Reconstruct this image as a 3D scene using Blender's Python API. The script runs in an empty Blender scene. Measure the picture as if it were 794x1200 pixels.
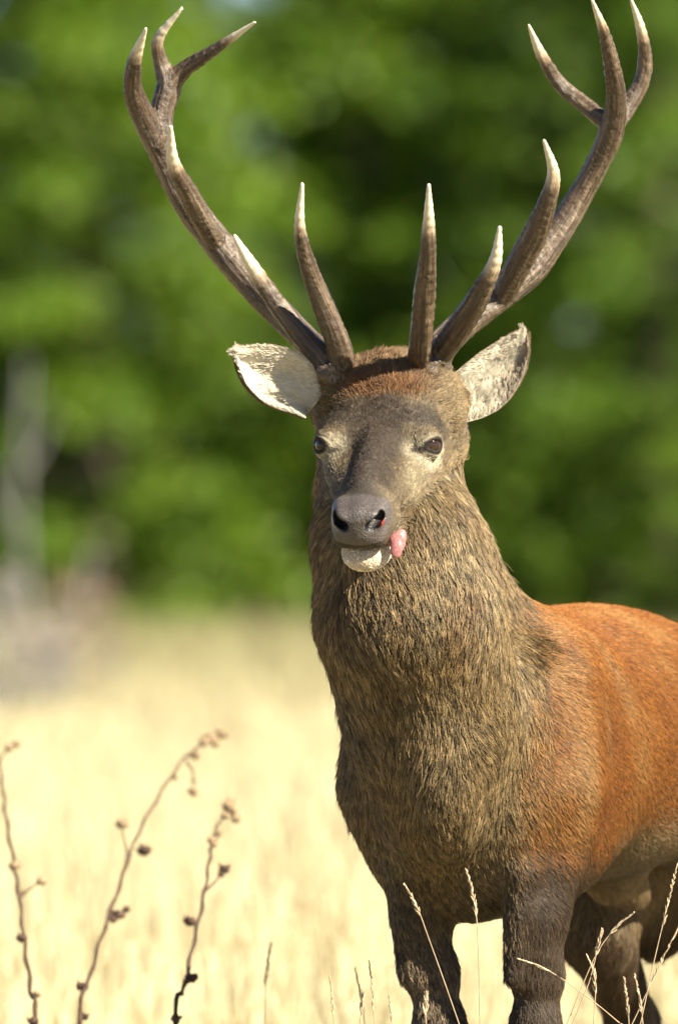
import bpy, math, random
import numpy as np
from mathutils import Vector, kdtree
random.seed(7)
RNG = np.random.default_rng(11)
sc = bpy.context.scene
COL = sc.collection

# ---------------------------------------------------------------- camera, sky, sun
CAMZ, DIST, FPX = 1.45, 18.0, 12600.0
cam_d = bpy.data.cameras.new('camera')
cam = bpy.data.objects.new('camera', cam_d); COL.objects.link(cam); sc.camera = cam
cam.location = (0, -DIST, CAMZ)
cam.rotation_euler = (math.radians(90) - math.atan(84/FPX), 0, 0)
cam_d.sensor_fit = 'VERTICAL'; cam_d.sensor_height = 36.0
cam_d.lens = FPX/1200*36
cam_d.clip_start = 0.5; cam_d.clip_end = 6000
cam_d.dof.use_dof = True
cam_d.dof.focus_distance = DIST - 0.3
cam_d.dof.aperture_fstop = (cam_d.lens/1000)/0.105
cam_d.dof.aperture_blades = 0

SUN_AZ, SUN_EL = math.radians(55), math.radians(41)     # azimuth: from the camera side (-Y) towards +X
to_sun = Vector((math.sin(SUN_AZ)*math.cos(SUN_EL), -math.cos(SUN_AZ)*math.cos(SUN_EL), math.sin(SUN_EL)))
w = bpy.data.worlds.new('World'); sc.world = w; w.use_nodes = True
nt = w.node_tree
sky = nt.nodes.new('ShaderNodeTexSky'); sky.sky_type = 'NISHITA'; sky.sun_disc = False
sky.sun_elevation = SUN_EL
sky.sun_rotation = math.atan2(to_sun.x, to_sun.y)
sky.air_density = 0.6; sky.dust_density = 0.3; sky.altitude = 800
bg = nt.nodes['Background']; bg.inputs['Strength'].default_value = 0.05
nt.links.new(sky.outputs[0], bg.inputs['Color'])
sl = bpy.data.lights.new('sun', 'SUN'); sl.energy = 5.0; sl.angle = math.radians(0.5); sl.color = (1.0, 0.90, 0.72)
so = bpy.data.objects.new('sun', sl); COL.objects.link(so)
so.rotation_euler = to_sun.to_track_quat('Z', 'Y').to_euler()
so.location = (6, -6, 8)
sc.view_settings.view_transform = 'Standard'; sc.view_settings.look = 'None'
sc.view_settings.gamma = 1.0; sc.view_settings.exposure = 1.85
sc.cycles.max_bounces = 5; sc.cycles.diffuse_bounces = 2; sc.cycles.transparent_max_bounces = 6

# ---------------------------------------------------------------- helpers
def at(px, py, y=0.0):
    """point of the place seen at pixel (px,py) of the photograph, at depth y"""
    D = DIST + y
    return np.array([(px-397)/FPX*D, y, CAMZ-(py-516)/FPX*D])

def tag(o, label=None, cat=None, group=None, kind=None):
    if label: o['label'] = label
    if cat: o['category'] = cat
    if group: o['group'] = group
    if kind: o['kind'] = kind
    return o

def empty(name, loc, rz=0.0):
    o = bpy.data.objects.new(name, None); COL.objects.link(o)
    o.location = loc; o.rotation_euler = (0, 0, rz); o.empty_display_size = 0.1
    return o

def mesh_np(name, V, Q, mat, parent=None, smooth=True, col=None, extra=None):
    """V (n,3), Q (m,3|4) -> one mesh object"""
    V = np.asarray(V, np.float32); Q = np.asarray(Q, np.int32)
    me = bpy.data.meshes.new(name)
    k = Q.shape[1]
    me.vertices.add(len(V)); me.vertices.foreach_set('co', V.ravel())
    me.loops.add(Q.size); me.loops.foreach_set('vertex_index', Q.ravel())
    me.polygons.add(len(Q))
    me.polygons.foreach_set('loop_start', np.arange(0, Q.size, k, dtype=np.int32))
    me.polygons.foreach_set('loop_total', np.full(len(Q), k, np.int32))
    if smooth: me.polygons.foreach_set('use_smooth', np.ones(len(Q), bool))
    me.update(calc_edges=True); me.validate()
    if col is not None:
        a = me.color_attributes.new('tint', 'FLOAT_COLOR', 'POINT')
        a.data.foreach_set('color', np.concatenate([col, np.ones((len(V), 1))], 1).astype(np.float32).ravel())
    if extra:
        for kx, arr in extra.items():
            if arr.ndim == 2:
                a = me.attributes.new(kx, 'FLOAT_VECTOR', 'POINT'); a.data.foreach_set('vector', arr.astype(np.float32).ravel())
            else:
                a = me.attributes.new(kx, 'FLOAT', 'POINT'); a.data.foreach_set('value', arr.astype(np.float32))
    if mat: me.materials.append(mat)
    o = bpy.data.objects.new(name, me); COL.objects.link(o)
    if parent: o.parent = parent
    return o

def vnoise(P, scale, seed=0):
    """smooth value noise in [-1,1]"""
    q = np.asarray(P, np.float64)*scale + seed*17.31 + 1000.0
    i = np.floor(q).astype(np.int64); f = q - i; f = f*f*(3-2*f)
    def h(ix, iy, iz):
        n = (ix*374761393 + iy*668265263 + iz*2147483647 + seed*974711) & 0xffffffff
        n = ((n ^ (n >> 13))*1274126177) & 0xffffffff
        n = (n ^ (n >> 16)) & 0xffff
        return n/32767.5 - 1.0
    r = 0
    for dx in (0, 1):
        wx = f[:, 0] if dx else 1-f[:, 0]
        for dy in (0, 1):
            wy = f[:, 1] if dy else 1-f[:, 1]
            for dz in (0, 1):
                wz = f[:, 2] if dz else 1-f[:, 2]
                r = r + wx*wy*wz*h(i[:, 0]+dx, i[:, 1]+dy, i[:, 2]+dz)
    return r
def fbm(P, scale, seed=0, o=3):
    r = 0; a = 1.0; t = 0
    for k in range(o):
        r = r + a*vnoise(P, scale*2**k, seed+k); t += a; a *= .55
    return r/t
def sstep(a, b, x):
    t = np.clip((x-a)/(b-a), 0, 1); return t*t*(3-2*t)
def norm(v): return v/np.maximum(np.linalg.norm(v, axis=-1, keepdims=True), 1e-9)
def mixc(c, d, f):
    f = np.asarray(f)[:, None]; return c*(1-f) + np.asarray(d)*f

def spline(pts, n):
    """Catmull-Rom through rows (x,y,z,r)"""
    P = np.asarray(pts, float); P = np.vstack([2*P[0]-P[1], P, 2*P[-1]-P[-2]])
    out = []
    for i in range(1, len(P)-2):
        for t in np.linspace(0, 1, n, endpoint=False):
            a, b, c, d = P[i-1:i+3]
            out.append(.5*((2*b)+(-a+c)*t+(2*a-5*b+4*c-d)*t*t+(-a+3*b-3*c+d)*t**3))
    out.append(P[-2]); out = np.array(out)
    out[:, 3] = np.maximum(out[:, 3], 0.0008)
    return out

def tube(path, sides=8, twist=0.0):
    """closed tube through rows (x,y,z,r): verts, quads"""
    P = np.asarray(path, float); n = len(P)
    T = norm(np.gradient(P[:, :3], axis=0))
    ref = np.array([0, 1.0, 0]) if abs(T[0][1]) < .9 else np.array([1.0, 0, 0])
    V = []; u = norm(np.cross(T[0], ref))
    for i in range(n):
        u = norm(u - T[i]*np.dot(u, T[i])); v = np.cross(T[i], u)
        for k in range(sides):
            a = 2*math.pi*k/sides
            V.append(P[i, :3] + P[i, 3]*(math.cos(a)*u+math.sin(a)*v))
    Q = []
    for i in range(n-1):
        for k in range(sides):
            k2 = (k+1) % sides
            Q.append((i*sides+k, i*sides+k2, (i+1)*sides+k2, (i+1)*sides+k))
    return np.array(V), np.array(Q)

def join_vq(parts):
    V = []; Q = []; o = 0
    for v, q in parts:
        V.append(v); Q.append(q+o); o += len(v)
    return np.vstack(V), np.vstack(Q)

# ---------------------------------------------------------------- materials
def new_mat(name):
    m = bpy.data.materials.new(name); m.use_nodes = True
    return m, m.node_tree, m.node_tree.nodes['Principled BSDF']
def ramp(nt, fac, stops):
    r = nt.nodes.new('ShaderNodeValToRGB')
    while len(r.color_ramp.elements) < len(stops): r.color_ramp.elements.new(0.5)
    for e, (p, c) in zip(r.color_ramp.elements, stops): e.position = p; e.color = (*c, 1)
    if fac is not None: nt.links.new(fac, r.inputs[0])
    return r
def noise(nt, scale, detail=4, vec=None, rough=.55):
    n = nt.nodes.new('ShaderNodeTexNoise'); n.inputs['Scale'].default_value = scale
    n.inputs['Detail'].default_value = detail; n.inputs['Roughness'].default_value = rough
    if vec is not None: nt.links.new(vec, n.inputs['Vector'])
    return n
def bump(nt, b, height, dist, strength=1.0):
    bp = nt.nodes.new('ShaderNodeBump'); bp.inputs['Distance'].default_value = dist; bp.inputs['Strength'].default_value = strength
    nt.links.new(height, bp.inputs['Height']); nt.links.new(bp.outputs[0], b.inputs['Normal'])
    return bp
def simple(name, c1, c2, scale=30, rough=.7, spec=.3, bd=0.002):
    m, nt, b = new_mat(name)
    tc = nt.nodes.new('ShaderNodeTexCoord')
    n = noise(nt, scale, 4, tc.outputs['Object'])
    r = ramp(nt, n.outputs['Fac'], [(0.3, c1), (0.7, c2)])
    nt.links.new(r.outputs[0], b.inputs['Base Color'])
    b.inputs['Roughness'].default_value = rough; b.inputs['Specular IOR Level'].default_value = spec
    bump(nt, b, n.outputs['Fac'], bd)
    return m

def mat_skin():
    m, nt, b = new_mat('stag_skin')
    a = nt.nodes.new('ShaderNodeAttribute'); a.attribute_name = 'tint'
    g = nt.nodes.new('ShaderNodeAttribute'); g.attribute_name = 'wet'
    geo = nt.nodes.new('ShaderNodeNewGeometry')
    n = noise(nt, 260, 3, geo.outputs['Position'])
    mx = nt.nodes.new('ShaderNodeMix'); mx.data_type = 'RGBA'; mx.blend_type = 'MULTIPLY'
    r = ramp(nt, n.outputs['Fac'], [(.3, (.6, .6, .6)), (.7, (1.25, 1.25, 1.25))])
    mx.inputs[0].default_value = 1.0
    nt.links.new(a.outputs['Color'], mx.inputs[6]); nt.links.new(r.outputs[0], mx.inputs[7])
    nt.links.new(mx.outputs[2], b.inputs['Base Color'])
    mr = nt.nodes.new('ShaderNodeMapRange'); mr.inputs[3].default_value = .8; mr.inputs[4].default_value = .42
    nt.links.new(g.outputs['Fac'], mr.inputs[0]); nt.links.new(mr.outputs[0], b.inputs['Roughness'])
    v = nt.nodes.new('ShaderNodeTexVoronoi'); v.inputs['Scale'].default_value = 320
    nt.links.new(geo.outputs['Position'], v.inputs['Vector'])
    ad = nt.nodes.new('ShaderNodeMath'); ad.operation = 'ADD'
    nt.links.new(n.outputs['Fac'], ad.inputs[0]); nt.links.new(v.outputs['Distance'], ad.inputs[1])
    bump(nt, b, ad.outputs[0], 0.0009)
    b.inputs['Specular IOR Level'].default_value = .35
    return m
def mat_fur(name='stag_fur', rootdark=.32, tip=1.25, rough=.5):
    m, nt, b = new_mat(name)
    a = nt.nodes.new('ShaderNodeAttribute'); a.attribute_name = 'tint'
    h = nt.nodes.new('ShaderNodeHairInfo')
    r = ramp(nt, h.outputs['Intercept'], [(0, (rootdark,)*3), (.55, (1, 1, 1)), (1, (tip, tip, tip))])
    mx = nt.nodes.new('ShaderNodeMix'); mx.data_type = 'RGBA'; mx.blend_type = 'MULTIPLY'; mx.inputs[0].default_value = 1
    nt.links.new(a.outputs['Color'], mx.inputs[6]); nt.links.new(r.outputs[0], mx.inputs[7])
    nt.links.new(mx.outputs[2], b.inputs['Base Color'])
    b.inputs['Roughness'].default_value = rough; b.inputs['Specular IOR Level'].default_value = .3
    return m
def mat_antler():
    m, nt, b = new_mat('antler_bone')
    a = nt.nodes.new('ShaderNodeAttribute'); a.attribute_name = 'tint'
    gv = nt.nodes.new('ShaderNodeAttribute'); gv.attribute_name = 'grain'
    n = noise(nt, 1.0, 5, gv.outputs['Vector'], .65)
    geo = nt.nodes.new('ShaderNodeNewGeometry')
    n2 = noise(nt, 220, 3, geo.outputs['Position'])
    r = ramp(nt, n.outputs['Fac'], [(.3, (.35, .33, .32)), (.5, (.95, .95, .95)), (.72, (1.7, 1.65, 1.55))])
    mx = nt.nodes.new('ShaderNodeMix'); mx.data_type = 'RGBA'; mx.blend_type = 'MULTIPLY'
    tp = nt.nodes.new('ShaderNodeAttribute'); tp.attribute_name = 'tip'
    inv = nt.nodes.new('ShaderNodeMath'); inv.operation = 'MULTIPLY_ADD'; inv.inputs[1].default_value = -.8; inv.inputs[2].default_value = 1
    nt.links.new(tp.outputs['Fac'], inv.inputs[0]); nt.links.new(inv.outputs[0], mx.inputs[0])
    nt.links.new(a.outputs['Color'], mx.inputs[6]); nt.links.new(r.outputs[0], mx.inputs[7])
    nt.links.new(mx.outputs[2], b.inputs['Base Color'])
    mr = nt.nodes.new('ShaderNodeMapRange'); mr.inputs[3].default_value = .40; mr.inputs[4].default_value = .28
    nt.links.new(tp.outputs['Fac'], mr.inputs[0]); nt.links.new(mr.outputs[0], b.inputs['Roughness'])
    ad = nt.nodes.new('ShaderNodeMath'); ad.operation = 'MULTIPLY_ADD'; ad.inputs[1].default_value = .35
    nt.links.new(n2.outputs['Fac'], ad.inputs[0]); nt.links.new(n.outputs['Fac'], ad.inputs[2])
    bp = bump(nt, b, ad.outputs[0], 0.0022)
    nt.links.new(inv.outputs[0], bp.inputs['Strength'])
    return m
def mat_leafy(name, cA, cB, trans=.35, scale=3.0):
    m, nt, b = new_mat(name)
    geo = nt.nodes.new('ShaderNodeNewGeometry')
    n = noise(nt, scale, 3, geo.outputs['Position'])
    ad = nt.nodes.new('ShaderNodeMath'); ad.operation = 'MULTIPLY_ADD'; ad.inputs[1].default_value = .35
    nt.links.new(geo.outputs['Random Per Island'], ad.inputs[0]); nt.links.new(n.outputs['Fac'], ad.inputs[2])
    r = ramp(nt, ad.outputs[0], [(.45, cA), (.85, cB)])
    nt.links.new(r.outputs[0], b.inputs['Base Color']); b.inputs['Roughness'].default_value = .55
    tr = nt.nodes.new('ShaderNodeBsdfTranslucent'); nt.links.new(r.outputs[0], tr.inputs['Color'])
    mx = nt.nodes.new('ShaderNodeMixShader'); mx.inputs[0].default_value = trans
    nt.links.new(b.outputs[0], mx.inputs[1]); nt.links.new(tr.outputs[0], mx.inputs[2])
    nt.links.new(mx.outputs[0], nt.nodes['Material Output'].inputs['Surface'])
    return m

# ================================================================= SETTING
def ground_h(x, y):
    d = np.maximum(y, 0.0)
    return -0.30*sstep(4, 60, d) + 0.03*np.sin(x*.7+1)*np.cos(y*.33) * sstep(-6, 4, y)
def build_ground():
    xs = np.concatenate([np.linspace(-3000, -60, 8), np.linspace(-50, 50, 81), np.linspace(60, 3000, 8)])
    ys = np.concatenate([np.linspace(-400, -30, 5), np.linspace(-25, 90, 93), np.linspace(110, 4500, 10)])
    X, Y = np.meshgrid(xs, ys); V = np.stack([X, Y, ground_h(X, Y)], -1).reshape(-1, 3)
    nx = len(xs); i = np.arange((len(ys)-1)*nx).reshape(-1, nx)[:, :-1].ravel()
    Q = np.stack([i, i+1, i+nx+1, i+nx], 1)
    m, nt, b = new_mat('dry_meadow_soil')
    geo = nt.nodes.new('ShaderNodeNewGeometry')
    n = noise(nt, 1.2, 8, geo.outputs['Position'], .7)
    r = ramp(nt, n.outputs['Fac'], [(.3, (0.234, 0.187, 0.086)), (.55, (0.390, 0.328, 0.172)), (.8, (0.484, 0.421, 0.250))])
    nt.links.new(r.outputs[0], b.inputs['Base Color']); b.inputs['Roughness'].default_value = .95
    n2 = noise(nt, 14, 6, geo.outputs['Position'], .7); bump(nt, b, n2.outputs['Fac'], .08)
    tag(mesh_np('ground', V, Q, m), 'dry straw coloured meadow ground under the stag', kind='structure')
build_ground()

def build_grass():
    rg = np.random.default_rng(5)
    # dry meadow: denser near the line of sight
    n1, n2 = 190000, 110000
    y = np.concatenate([rg.uniform(3.6, 24, n1), rg.uniform(20, 57, n2)])
    x = np.concatenate([rg.uniform(-3.6, 3.6, n1), rg.uniform(-8, 8, n2)])
    pn = fbm(np.stack([x, y, y*0], 1), .45, 3)
    hmax = np.where(y > 20, .52, .50)*(1 + .3*pn)
    hmax = hmax*(1+.7*np.clip(pn, -.3, 1)*sstep(34, 50, y))
    near = sstep(3.4, 6.0, y)
    h = hmax*rg.uniform(.55, 1.05, len(x))*(.72+.28*near)
    wd = np.where(y > 20, .010, .0045)*rg.uniform(.7, 1.4, len(x))
    a = rg.uniform(0, 2*np.pi, len(x)); ux, uy = np.cos(a), np.sin(a)
    lean = rg.uniform(.02, .38, len(x))*h; la = rg.uniform(0, 2*np.pi, len(x))
    lx, ly = np.cos(la)*lean, np.sin(la)*lean
    z0 = ground_h(x, y)-.02
    def row(t, s):
        return np.stack([x+lx*t*t+ux*wd*s*(1-t*.75), y+ly*t*t+uy*wd*s*(1-t*.75), z0+h*t], 1)
    V = np.stack([row(0, -1), row(0, 1), row(.55, -1), row(.55, 1), row(1, -1), row(1, 1)], 1).reshape(-1, 3)
    b = np.arange(len(x))[:, None]*6
    Q = np.stack([b+[0, 1, 3, 2], b+[2, 3, 5, 4]], 1).reshape(-1, 4)
    c = np.array([.66, .595, .375])*rg.uniform(.75, 1.2, (len(x), 1))
    c = np.where((rg.random(len(x)) < .16)[:, None], np.array([.34, .25, .12]), c)
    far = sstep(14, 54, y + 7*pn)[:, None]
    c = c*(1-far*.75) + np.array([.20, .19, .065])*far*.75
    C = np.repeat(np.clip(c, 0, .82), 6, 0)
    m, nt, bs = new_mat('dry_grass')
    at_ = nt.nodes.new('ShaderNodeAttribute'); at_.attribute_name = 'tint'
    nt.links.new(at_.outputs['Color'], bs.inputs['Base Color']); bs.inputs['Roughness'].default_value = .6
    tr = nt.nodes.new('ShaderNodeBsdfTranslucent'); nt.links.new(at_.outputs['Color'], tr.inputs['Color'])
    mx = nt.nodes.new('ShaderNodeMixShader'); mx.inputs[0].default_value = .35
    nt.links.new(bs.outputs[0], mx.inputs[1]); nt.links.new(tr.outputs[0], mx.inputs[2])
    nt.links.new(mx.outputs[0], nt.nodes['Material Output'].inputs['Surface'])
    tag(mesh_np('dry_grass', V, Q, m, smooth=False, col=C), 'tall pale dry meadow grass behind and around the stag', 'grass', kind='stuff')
build_grass()

# ---------------------------------------------------------------- trees
BARK = simple('tree_bark', (.05, .04, .03), (.14, .11, .08), 12, .9, .2, .02)
LEAF = [mat_leafy('leaf_bright', (.056, .128, .005), (.158, .258, .010), .45),
        mat_leafy('leaf_mid', (.044, .108, .005), (.126, .215, .010), .45),
        mat_leafy('leaf_dark', (.026, .066, .004), (.084, .150, .007), .4)]
def crown_mesh(seed, H, R):
    rg = np.random.default_rng(seed)
    # limbs carry layered sprays of leaves, with gaps between the layers
    parts = []; centers = []
    nl = 46
    for i in range(nl):
        t = (i+.5)/nl; z = .25 + t*(H-.5)
        prof = R*(math.sin(min(1, .28+.95*(1-t))*math.pi/2))*(1 if t < .8 else (1-t)*5*.8+.2)
        a = i*2.399 + rg.uniform(-.4, .4)
        L = prof*rg.uniform(.75, 1.1)
        for s in np.linspace(.35, 1, 4):
            j = rg.normal(0, .16, 3)
            centers.append((math.cos(a)*L*s+j[0], math.sin(a)*L*s+j[1], z+.25*L*s*(.4)-.15*s*s*L+j[2]*.6, rg.uniform(.26, .52)))
    C = np.array(centers)
    per = 150
    n = len(C)*per
    d = norm(rg.normal(size=(n, 3)))*rg.random((n, 1))**.45
    c = np.repeat(C, per, 0)
    P = c[:, :3] + d*c[:, 3:4]*np.array([1.15, 1.15, .62])
    nrm = norm(d*.6 + rg.normal(size=(n, 3))*.6 + np.array([0, 0, .5]))
    u = norm(np.cross(nrm, rg.normal(size=(n, 3)))); v = np.cross(nrm, u)
    s = rg.uniform(.025, .06, (n, 1))
    V = np.stack([P-u*s*1.3, P-v*s*.7, P+u*s*1.3, P+v*s*.7], 1).reshape(-1, 3)
    b = np.arange(n)[:, None]*4
    return V, b+np.array([[0, 1, 2, 3]])
def trunk_mesh(seed, H, R):
    rg = np.random.default_rng(seed+50)
    pts = [(0, 0, -.15, .17), (.03, .02, H*.3, .13), (-.04, .05, H*.6, .085), (.02, 0, H*.93, .02)]
    parts = [tube(spline(pts, 6), 8)]
    for i in range(14):
        t = .1 + .8*i/14; z = t*H; a = i*2.4; L = R*.8*(1.05-t)
        p = [(0, 0, z, .05*(1.1-t)), (math.cos(a)*L*.5, math.sin(a)*L*.5, z+.12*L, .03*(1.1-t)), (math.cos(a)*L, math.sin(a)*L, z+.14*L, .008)]
        parts.append(tube(spline(p, 3), 5))
    return join_vq(parts)
TREES = []
for k, (H, R) in enumerate([(6.2, 1.9), (7.4, 2.2), (5.4, 1.7)]):
    cv = crown_mesh(k+1, H, R); tv = trunk_mesh(k+1, H, R)
    TREES.append((cv, tv, {}))
def tree(k, mat_i, loc, rz, s, label, group, sx=1.0):
    (cv, tv, cache) = TREES[k]
    t = empty('broadleaf_tree', loc, rz); t.scale = (s*sx, s*sx, s)
    tag(t, label, 'tree', group)
    if 'trunk' not in cache: o = mesh_np('trunk', *tv, BARK); cache['trunk'] = o.data
    else: o = bpy.data.objects.new('trunk', cache['trunk']); COL.objects.link(o)
    o.parent = t
    key = ('crown', mat_i)
    if key not in cache: o = mesh_np('crown', *cv, LEAF[mat_i], smooth=False); cache[key] = o.data
    else: o = bpy.data.objects.new('crown', cache[key]); COL.objects.link(o)
    o.parent = t
T_spots = [  # k, mat, x, y, rz, s
    (0, 0, -1.75, 58.5, .3, .95, 'bright green bushy tree behind the stag, left of its antlers'),
    (2, 0, .25, 60.0, 1.4, 1.05, 'bright green tree directly behind the head of the stag'),
    (1, 1, 2.3, 58.8, 2.2, .85, 'mid green leafy tree behind the back of the stag, at the right'),
    (2, 0, 2.75, 56.8, 1.7, .50, 'low bright green bushy tree in front of the trunk at the right'),
    (1, 2, 2.1, 66.5, 3.1, 1.15, 'dark tree filling the gap behind the tree at the right'),
    (1, 2, -.9, 64.0, .9, 1.1, 'darker tree standing behind the gap between the left and middle trees'),
    (0, 2, 1.5, 64.5, 4.2, 1.2, 'darker tree standing behind the gap between the middle and right trees'),
    (2, 1, -3.9, 62.0, 2.9, 1.15, 'mid green tree at the left edge of the picture'),
    (1, 2, -5.8, 65.0, 5.1, 1.0, 'dark green tree outside the view on the left'),
    (0, 1, -7.2, 60.0, 3.3, 1.0, 'low mid green tree outside the view far left'),
    (2, 0, 4.9, 61.5, .2, 1.15, 'bright green tree outside the view on the right'),
    (0, 2, 6.9, 63.5, 1.9, 1.1, 'dark green tree outside the view far right'),
    (1, 1, 9.2, 60.5, 1.1, .9, 'mid green tree at the far right end of the row'),
    (1, 0, -9.8, 62.0, 4.1, .95, 'bright green tree at the far left end of the row'),
    (1, 2, 3.9, 68.0, 2.5, 1.25, 'tall dark tree behind the right end of the row'),
    (1, 2, .2, 70.0, 3.7, 1.35, 'tallest dark tree far behind the middle tree'),
    (1, 2, -3.3, 69.0, .5, 1.25, 'tall dark tree behind the left end of the row'),
]
for (k, mi, x, y, rz, s, lb) in T_spots:
    tree(k, mi, (x, y, float(ground_h(np.array(x), np.array(y)))-.05), rz, s, lb, 'broadleaf trees at the edge of the meadow')

# ---------------------------------------------------------------- dead wood by the left edge, far behind
GREY = simple('weathered_wood', (0.125, 0.125, 0.117), (0.234, 0.234, 0.218), 25, .9, .2, .004)
PINK = simple('dry_seed_head', (.24, .16, .10), (.38, .28, .22), 60, .9, .2, .004)
def dead_sapling():
    y = 38.0
    b = at(30, 800, y); g = float(ground_h(b[0], y))
    t = tag(empty('dead_sapling', (b[0], y, g)), 'blurred pale grey dead sapling upright at the left edge behind the meadow', 'dead tree')
    top = at(32, 420, y)
    pts = [(0, 0, -.1, .022), (.01, .02, .7, .020), (-.02, 0, 1.3, .017), (top[0]-b[0], 0, top[2]-g, .012)]
    mesh_np('trunk', *tube(spline(pts, 6), 8), GREY, t)
    for (z, dx, dz, r) in ((1.1, -.25, .5, .018), (1.5, .16, .35, .012)):
        mesh_np('branch', *tube(spline([(0, 0, z, r), (dx*.6, .05, z+dz*.5, r*.8), (dx, .02, z+dz, r*.3)], 4), 6), GREY, t)
    b = at(66, 800, y-1); g = float(ground_h(b[0], y-1))
    t = tag(empty('dead_branch', (b[0], y-1, g)), 'blurred grey slanting dead branch right of the upright dead sapling', 'branch')
    top = at(108, 645, y-1)
    mesh_np('stem', *tube(spline([(0, 0, -.1, .020), ((top[0]-b[0])*.35, 0, .45, .018), (top[0]-b[0], 0, top[2]-g, .014)], 6), 8), GREY, t)
    mesh_np('twig', *tube(spline([(.06, 0, .55, .012), (.0, 0, .72, .009), (-.05, .05, .85, .003)], 4), 6), GREY, t)
dead_sapling()
def dry_shrub(px, y, h, rad, label, n, m, seed):
    rg = np.random.default_rng(seed)
    b = at(px, 800, y); g = float(ground_h(b[0], y))
    t = tag(empty('dry_shrub', (b[0], y, g-.02)), label, 'shrub', 'dry shrubs at the left of the meadow')
    parts = []; heads = []
    for i in range(n):
        a = rg.uniform(0, 6.28); r = rad*rg.random()**.5; hh = h*rg.uniform(.6, 1.05)*(1-.35*(r/rad)**2)
        e = (math.cos(a)*r, math.sin(a)*r, hh)
        parts.append(tube(spline([(e[0]*.15, e[1]*.15, 0, .006), (e[0]*.5, e[1]*.5, hh*.5, .005), (*e, .003)], 3), 4))
        heads.append(e)
    mesh_np('stem', *join_vq(parts), GREY, t)['kind'] = 'stuff'
    H = np.array(heads); k = 26
    c = np.repeat(H, k, 0) + rg.normal(0, .035, (len(H)*k, 3))
    u = norm(rg.normal(size=c.shape)); v = norm(np.cross(u, rg.normal(size=c.shape))); s = rg.uniform(.006, .016, (len(c), 1))
    V = np.stack([c-u*s, c-v*s, c+u*s, c+v*s], 1).reshape(-1, 3)
    mesh_np('seed_head', V, np.arange(len(c))[:, None]*4+np.array([[0, 1, 2, 3]]), m, t, smooth=False)['kind'] = 'stuff'
WHITEH = simple('pale_seed_fluff', (0.203, 0.187, 0.172), (0.312, 0.289, 0.265), 60, .9, .2, .004)
dry_shrub(5, 27, 1.02, .30, 'blurred whitish dry shrub at the left edge, in front of the dead sapling', 34, WHITEH, 1)
dry_shrub(70, 30, 1.08, .16, 'blurred brownish dry shrub at the foot of the slanting dead branch', 18, PINK, 2)
dry_shrub(122, 33, 1.0, .12, 'small blurred pinkish dry shrub, right of the brownish one', 10, PINK, 3)

# ================================================================= THE STAG: implicit surface
TH = math.radians(28)
BD = np.array([math.sin(TH), math.cos(TH), 0.0]); BL = np.array([math.cos(TH), -math.sin(TH), 0.0]); UZ = np.array([0, 0, 1.0])
O = np.array([.22, 0.0, 0.0])
def bp(s, t, z): return O + BD*s + BL*t + UZ*z
BM = np.stack([BD, BL, UZ])
yaw, pit = math.radians(8.5), math.radians(33)
HF = np.array([-math.sin(yaw), -math.cos(yaw), 0.0])
HA = HF*math.cos(pit) - UZ*math.sin(pit)
HN = HF*math.sin(pit) + UZ*math.cos(pit)
HR = np.array([math.cos(yaw), -math.sin(yaw), 0.0])
HO = at(457, 432, -.15)
HM = np.stack([HA, HR, HN])
def hp(u, v, w): return HO + HA*u + HR*v + HN*w

class Sdf:
    def __init__(s): s.ops = []
    def ell(s, c, r, M=np.eye(3), k=.03, op='add'):
        s.ops.append((op, 'e', np.asarray(c, float), np.asarray(r, float), np.asarray(M, float), k, np.asarray(c, float), max(r)))
    def cone(s, a, b, ra, rb, k=.03, op='add'):
        a = np.asarray(a, float); b = np.asarray(b, float)
        s.ops.append((op, 'c', a, b, (ra, rb), k, (a+b)/2, np.linalg.norm(b-a)/2+max(ra, rb)))
    def chain(s, pts, k=.03, op='add'):
        for p, q in zip(pts[:-1], pts[1:]): s.cone(p[:3], q[:3], p[3], q[3], k, op)
    def eval(s, P, c=None, R=None):
        d = np.full(len(P), 9.0, np.float32)
        for o in s.ops:
            op, kind = o[0], o[1]; k, bc, br = o[-3], o[-2], o[-1]
            if c is not None and np.linalg.norm(bc-c) - br - R > .06 + k: continue
            if kind == 'e':
                q = (P-o[2].astype(np.float32)) @ o[4].T.astype(np.float32)
                r = o[3].astype(np.float32)
                k0 = np.linalg.norm(q/r, axis=1); k1 = np.linalg.norm(q/(r*r), axis=1)
                e = k0*(k0-1)/np.maximum(k1, 1e-6)
                e = np.where(k0 < .35, -(1-k0)*r.min(), e)
            else:
                a, b, (ra, rb) = o[2].astype(np.float32), o[3].astype(np.float32), o[4]
                ab = b-a; h = np.clip(((P-a) @ ab)/np.dot(ab, ab), 0, 1)
                e = np.linalg.norm(P-a-h[:, None]*ab, axis=1) - (ra+(rb-ra)*h)
            if op == 'add':
                h = np.maximum(k-np.abs(d-e), 0)/k; d = np.minimum(d, e) - h*h*k*.25
            else:
                e = -e; h = np.maximum(k-np.abs(d-e), 0)/k; d = np.maximum(d, e) + h*h*k*.25
        return d
    def grad(s, P, e=.0008):
        P = P.astype(np.float32)
        g = np.stack([s.eval(P+np.eye(3, dtype=np.float32)[i]*e)-s.eval(P-np.eye(3, dtype=np.float32)[i]*e) for i in range(3)], 1)
        return norm(g)

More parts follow.
